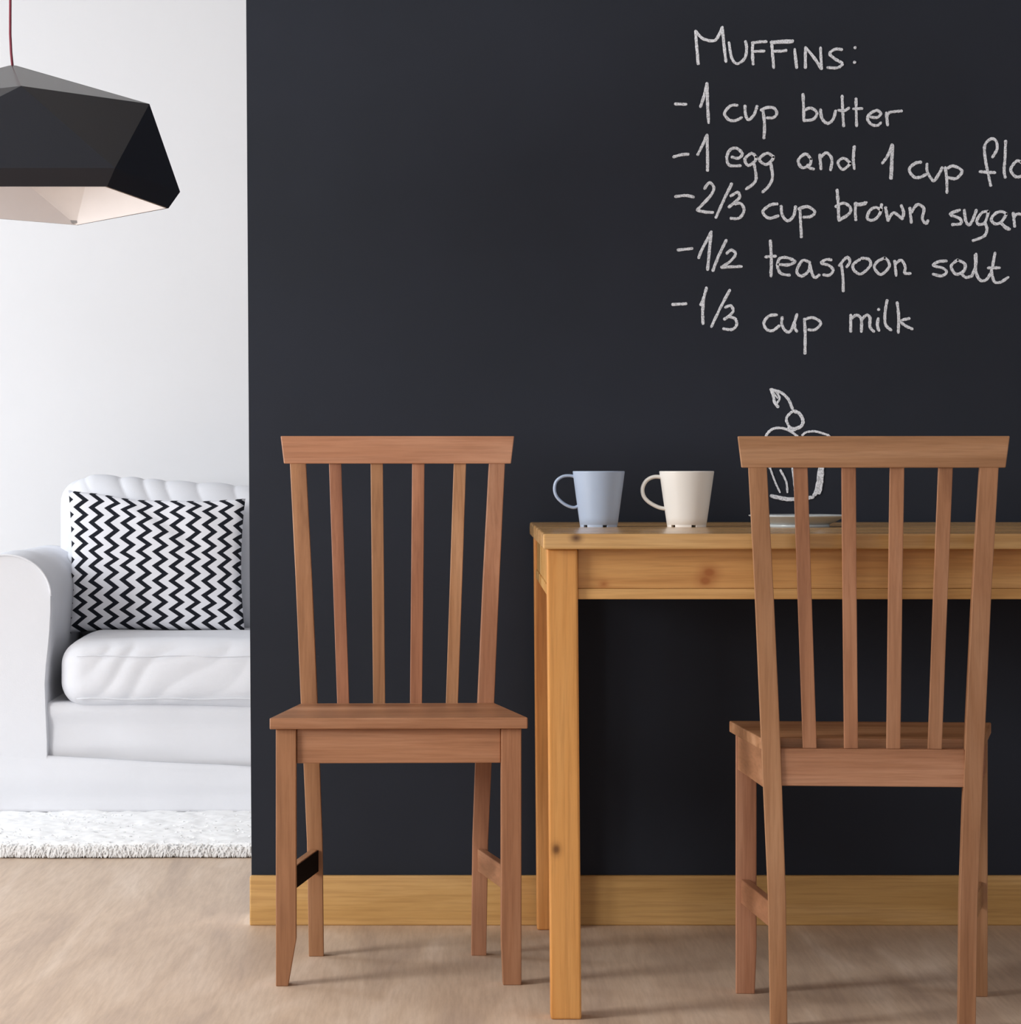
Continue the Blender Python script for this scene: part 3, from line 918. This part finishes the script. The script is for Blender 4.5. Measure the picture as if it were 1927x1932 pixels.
# skirt: thin draped cloth from just under the front rail to the rug
def drape(name, x0, x1, y, z0, z1, nx=120, nzv=16, amp=0.006):
    V, Fc = [], []
    for side in (0, 1):
        for j in range(nzv + 1):
            for i in range(nx + 1):
                x = x0 + (x1 - x0) * i / nx; t = j / nzv; zt = z1 - 0.055 * (x + 1.07) + 0.003 * nz(Vector((x * 6, 9, 0))); z = zt + (z0 - zt) * t
                d = amp * (0.3 + 0.7 * t) * nz(Vector((x * 7, 5, z * 2.5))) + 0.009 * nz(Vector((x * 2.2 + z * 4, 2, z * 24))) - 0.010 * t
                if j == 0: d += 0.004
                V.append((x - so[0], y + d + side * 0.006 - so[1], z))
    nn = (nx + 1) * (nzv + 1)
    for j in range(nzv):
        for i in range(nx):
            a = j * (nx + 1) + i
            Fc.append((a, a + 1, a + nx + 2, a + nx + 1)); Fc.append((nn + a + nx + 1, nn + a + nx + 2, nn + a + 1, nn + a))
    for i in range(nx):
        Fc.append((i, nn + i, nn + i + 1, i + 1)); a = nzv * (nx + 1) + i; Fc.append((a + 1, nn + a + 1, nn + a, a))
    for j in range(nzv):
        a = j * (nx + 1); Fc.append((a, a + nx + 1, nn + a + nx + 1, nn + a)); a += nx; Fc.append((a, nn + a, nn + a + nx + 1, a + nx + 1))
    return link_mesh(name, V, Fc, M_sofa, sofa, 0, True)


drape('skirt', -1.225, 0.73, D0 - 0.006, 0.03, 0.166)

# rolled arms
def arm(xr, sgn, name='arm'):
    # profile in x (distance outward from the inner edge) and z
    R = 0.098
    pr = []
    cx, cz = 0.112, 0.545
    for k in range(0, 26):
        a = math.radians(0 + k * 200 / 25)
        pr.append((cx - R * math.cos(a) * 1.12, cz + R * math.sin(a) * 1.02))
    pr += [(0.215, 0.42), (0.21, 0.20), (0.208, 0.045), (0.10, 0.045), (0.011, 0.045), (0.011, 0.12), (0.011, 0.19), (0.014, 0.26), (0.0165, 0.33), (0.013, 0.38), (0.0085, 0.42), (0.0050, 0.46), (0.0025, 0.505)]
    ys = [0.0, 0.006, 0.02] + [0.02 + 0.75 * k / 22 for k in range(1, 23)]
    V, Fc = [], []
    m = len(pr); mx = sum(p[0] for p in pr) / m; mz = sum(p[1] for p in pr) / m
    for q, y in enumerate(ys):
        sh = 0.972 if q == 0 else (0.992 if q == 1 else 1.0)
        for (px_, z) in pr:
            x_ = mx + (px_ - mx) * sh; zz = mz + (z - mz) * sh
            x = xr - sgn * x_
            d = 0.005 * nz(Vector((x * 9, y * 6, zz * 9))) if q > 2 else 0
            V.append((x + sgn * d - so[0], D0 - 0.004 + y - so[1], zz + 0.004 * nz(Vector((y * 9, x * 5, 2))) * (q > 2)))
    for q in range(len(ys) - 1):
        for k in range(m):
            Fc.append((q * m + k, q * m + (k + 1) % m, (q + 1) * m + (k + 1) % m, (q + 1) * m + k))
    Fc.append(tuple(range(m))); Fc.append(tuple(range((len(ys) - 1) * m, len(ys) * m))[::-1])
    o = link_mesh(name, V, Fc, M_sofa, sofa, 0, True)
    for p in o.data.polygons:
        if len(p.vertices) > 4: p.use_smooth = False
    pts = []
    for (px_, z) in pr[:26]:
        x_ = mx + (px_ - mx) * 0.985; zz = mz + (z - mz) * 0.985
        pts.append((xr - sgn * x_ - so[0], D0 - 0.006 - so[1], zz))
    tube('piping', pts, 0.0028, M_sofa, o, 8)
    return o


arm(-0.990, 1); arm(0.50, -1)
# back frame and cushions
bk = lambda amp: wr(amp, 3.0, 4, 5, 0.006, 9)


def sag(q):
    # the top of the back sinks towards the middle of the sofa
    x = q.x + so[0]
    t = max(0, min(1, (x + 1.08) / 0.6))
    if q.z > 0.6: q = Vector((q.x, q.y, q.z - 0.045 * t * (q.z - 0.6) / 0.24))
    return q


S('back_frame', (-0.24, D0 + 0.76, 0.50), (1.665, 0.20, 0.655), 0.07, (80, 12, 34),
  lambda p, n: 0.004 * nz(p * 6), sag)


def back_disp(p, n):
    # gathered folds running up and over the top edge
    u = p.x * 38 + p.z * 14 + 4.5 * nz(Vector((p.x * 4, 0, p.z * 3)))
    g = max(0.0, min(1.0, (p.z - 0.68) / 0.12))
    return 0.011 * g * (abs(math.sin(u)) ** 0.6 - 0.5) * (0.6 + 0.8 * nz(Vector((p.x * 5, 7, 1)))) + 0.009 * nz(Vector((p.x * 7, 2, p.z * 6)))


S('back_cushion', (-0.665, D0 + 0.60, 0.625), (0.73, 0.20, 0.43), 0.075, (150, 16, 80), back_disp, sag)
S('back_cushion', (0.08, D0 + 0.60, 0.625), (0.73, 0.20, 0.43), 0.075, (40, 12, 24), back_disp, sag)


def seat_disp(p, n):
    if n.y < -0.3 and 0.29 < p.z < 0.43:
        u = (p.x * 0.75 - p.z * 0.9) * 46 + 2.6 * nz(Vector((p.x * 6, 0, p.z * 5)))
        k = 1.0 if p.x > -0.85 else max(0, (p.x + 0.95) / 0.1)
        return 0.0052 * k * (abs(math.sin(u)) - 0.5) * (0.7 + nz(Vector((p.x * 4, 3, p.z * 4)))) + 0.004 * nz(p * 5)
    return 0.006 * nz(p * 4)


S('seat_cushion', (-0.240, D0 + 0.28, 0.3575), (1.470, 0.60, 0.165), 0.062, (220, 20, 40), seat_disp)
tube('piping', [(-0.93 - so[0] + 1.38 * k / 40, D0 - 0.021 - so[1] + 0.002 * math.sin(k), 0.300 + 0.0015 * math.sin(k * 1.3)) for k in range(41)],
     0.0013, M_sofa, [c for c in sofa.children if c.name.startswith('seat_cushion')][0], 6)

tube('piping', [(-0.93 - so[0] + 1.38 * k / 40, D0 - 0.0195 - so[1] + 0.002 * math.sin(k), 0.4015 + 0.0015 * math.sin(k * 1.1)) for k in range(41)],
     0.0013, M_sofa, [c for c in sofa.children if c.name.startswith('seat_cushion')][0], 6)

# ------------------------------------------------------------------ chevron cushion
def chevron_mat():
    m, nt, b = new_mat('chevron_cotton')
    L = nt.links.new
    uv = N(nt, 'ShaderNodeTexCoord')
    sp = N(nt, 'ShaderNodeSeparateXYZ'); L(uv.outputs['UV'], sp.inputs[0])

    def mth(op, a, b2=None):
        n = N(nt, 'ShaderNodeMath', operation=op)
        for i, v in enumerate((a, b2)):
            if v is None: continue
            if isinstance(v, (int, float)): n.inputs[i].default_value = v
            else: L(v, n.inputs[i])
        return n.outputs[0]
    tri = mth('PINGPONG', mth('MULTIPLY', sp.outputs[1], 2 * 9.6), 1.0)
    ph = mth('ADD', mth('MULTIPLY', sp.outputs[0], 10.9), mth('MULTIPLY', tri, 0.62))
    fr = mth('FRACT', mth('ADD', ph, 0.42))
    d = mth('ABSOLUTE', mth('SUBTRACT', fr, 0.5))
    r = ramp(nt, d, [(0.195, s2l((33, 35, 42))), (0.225, s2l((232, 232, 238)))])
    L(r.outputs[0], b.inputs['Base Color'])
    b.inputs['Roughness'].default_value = 0.9; b.inputs['Specular IOR Level'].default_value = 0.1
    return m


def pillow(name, w_, h, t, mat, loc, rx, rz):
    n = 40
    bm = bmesh.new(); uvl = bm.loops.layers.uv.new('UVMap')
    grid = {}
    for side in (0, 1):
        for i in range(n + 1):
            for j in range(n + 1):
                u, v = -1 + 2 * i / n, -1 + 2 * j / n
                edge = (i in (0, n) or j in (0, n))
                if side == 1 and edge: grid[(1, i, j)] = grid[(0, i, j)]; continue
                th = t * (max(0, (1 - u ** 2)) * max(0, (1 - v ** 2))) ** 0.42
                x = u * w_ / 2 * (1 - 0.045 * (1 - v * v) * abs(u) ** 3); z = v * h / 2 * (1 - 0.05 * (1 - u * u) * abs(v) ** 3)
                wrk = 0.0
                if v > 0.2: wrk = 0.006 * math.sin((u * 1.1 + v) * 9) * (v - 0.2) * (1 - u * u)
                y = (-th if side == 0 else th) + wrk
                z += 0.006 * nz(Vector((u * 2.2, v * 2, 1))) - 0.011 * max(0, v) * (u + 0.6 * (1 - u * u))
                dd = (u + 0.05) * 0.62 + (v - 0.72) * 0.78
                if side == 0: y += 0.010 * math.exp(-(dd / 0.06) ** 2) * max(0, 1 - ((u - 0.15) / 0.5) ** 2)
                grid[(side, i, j)] = (bm.verts.new((x, y, z + h / 2)), )
    for side in (0, 1):
        for i in range(n):
            for j in range(n):
                q = [(i, j), (i + 1, j), (i + 1, j + 1), (i, j + 1)]
                if side: q = q[::-1]
                f = bm.faces.new([grid[(side, a, c)][0] for (a, c) in q]); f.smooth = True
                for lp, (a, c) in zip(f.loops, q): lp[uvl].uv = (a / n, c / n)
    me = bpy.data.meshes.new(name); bm.to_mesh(me); bm.free(); me.materials.append(mat)
    o = bpy.data.objects.new(name, me); COL.objects.link(o)
    o.location = loc; o.rotation_euler = (rx, 0, rz)
    return o


pw = pillow('throw_cushion', 0.448, 0.352, 0.055, chevron_mat(), (-0.783, D0 + 0.385, 0.434), math.radians(-7), math.radians(2))
tag(pw, 'cushion with black and white zigzag stripes leaning on the white sofa', 'cushion')

# ------------------------------------------------------------------ shag rug
RX0, RX1, RY0, RY1 = -1.95, 0.55, 6.470, 8.0


def rugedge(x): return 0.018 * nz(Vector((x * 3.1, 0.3, 0))) + 0.008 * nz(Vector((x * 14, 1.3, 0)))


rug = soft_box('rug', ((RX0 + RX1) / 2, (RY0 + RY1) / 2, 0.016), (RX1 - RX0, RY1 - RY0, 0.030), 0.014, (500, 200, 4), M_rug, None,
               lambda p, n: (0.004 * nz(p * 18) + 0.0022 * nz(p * 55)) if (p.z > 0.012) else 0.0,
               lambda q: Vector((q.x, q.y + (rugedge(q.x) if q.y < 6.7 else 0), max(0.001, q.z))))
tag(rug, 'fluffy white shag rug on the floor under the sofa', 'rug')
V, Fc = [], []
rn = random.Random(3)
for nb in range(12000):
    x = rn.uniform(-1.45, -0.15)
    edge_row = nb < 11000
    y = RY0 + (rn.uniform(0.0, 0.02) if edge_row else (rn.random() ** 1.2) * 0.72)
    yy = y + (rugedge(x) if y < 6.7 else 0)
    a = rn.uniform(0, 6.283)
    if edge_row:
        z0 = rn.uniform(0.008, 0.030)
        tip = (x + rn.uniform(-0.008, 0.008), yy - rn.uniform(0.004, 0.014), max(0.0015, z0 - rn.uniform(0.0, 0.022)))
    else:
        z0 = 0.029; l = rn.uniform(0.008, 0.018)
        tip = (x + math.cos(a) * l, yy + math.sin(a) * l, z0 + rn.uniform(-0.001, 0.004))
    wv = 0.0030; c_, s_ = math.cos(a + 1.5), math.sin(a + 1.5)
    if edge_row: c_, s_ = 1, 0
    k = len(V)
    mid = ((x + tip[0]) / 2, (yy + tip[1]) / 2, (z0 + tip[2]) / 2 + 0.003)
    V += [(x - c_ * wv, yy - s_ * wv, z0 - 0.003), (x + c_ * wv, yy + s_ * wv, z0 - 0.003), (mid[0] + c_ * wv, mid[1] + s_ * wv, mid[2]),
          (mid[0] - c_ * wv, mid[1] - s_ * wv, mid[2]), tip]
    Fc += [(k, k + 1, k + 2, k + 3), (k + 3, k + 2, k + 4)]
me = bpy.data.meshes.new('pile'); me.from_pydata(V, [], Fc); me.materials.append(M_rug)
M_pile, pnt, pb = new_mat('white_shag_pile')
ptr = N(pnt, 'ShaderNodeBsdfTranslucent'); ptr.inputs[0].default_value = (0.97, 0.97, 0.97, 1)
pdf = N(pnt, 'ShaderNodeBsdfDiffuse'); pdf.inputs[0].default_value = (0.97, 0.97, 0.97, 1)
pmx = N(pnt, 'ShaderNodeMixShader'); pmx.inputs[0].default_value = 0.3
pnt.links.new(pdf.outputs[0], pmx.inputs[1]); pnt.links.new(ptr.outputs[0], pmx.inputs[2])
pnt.links.new(pmx.outputs[0], pnt.nodes['Material Output'].inputs[0])
me.materials.clear(); me.materials.append(M_pile)
po = bpy.data.objects.new('pile', me); COL.objects.link(po); po.parent = rug; po['kind'] = 'stuff'
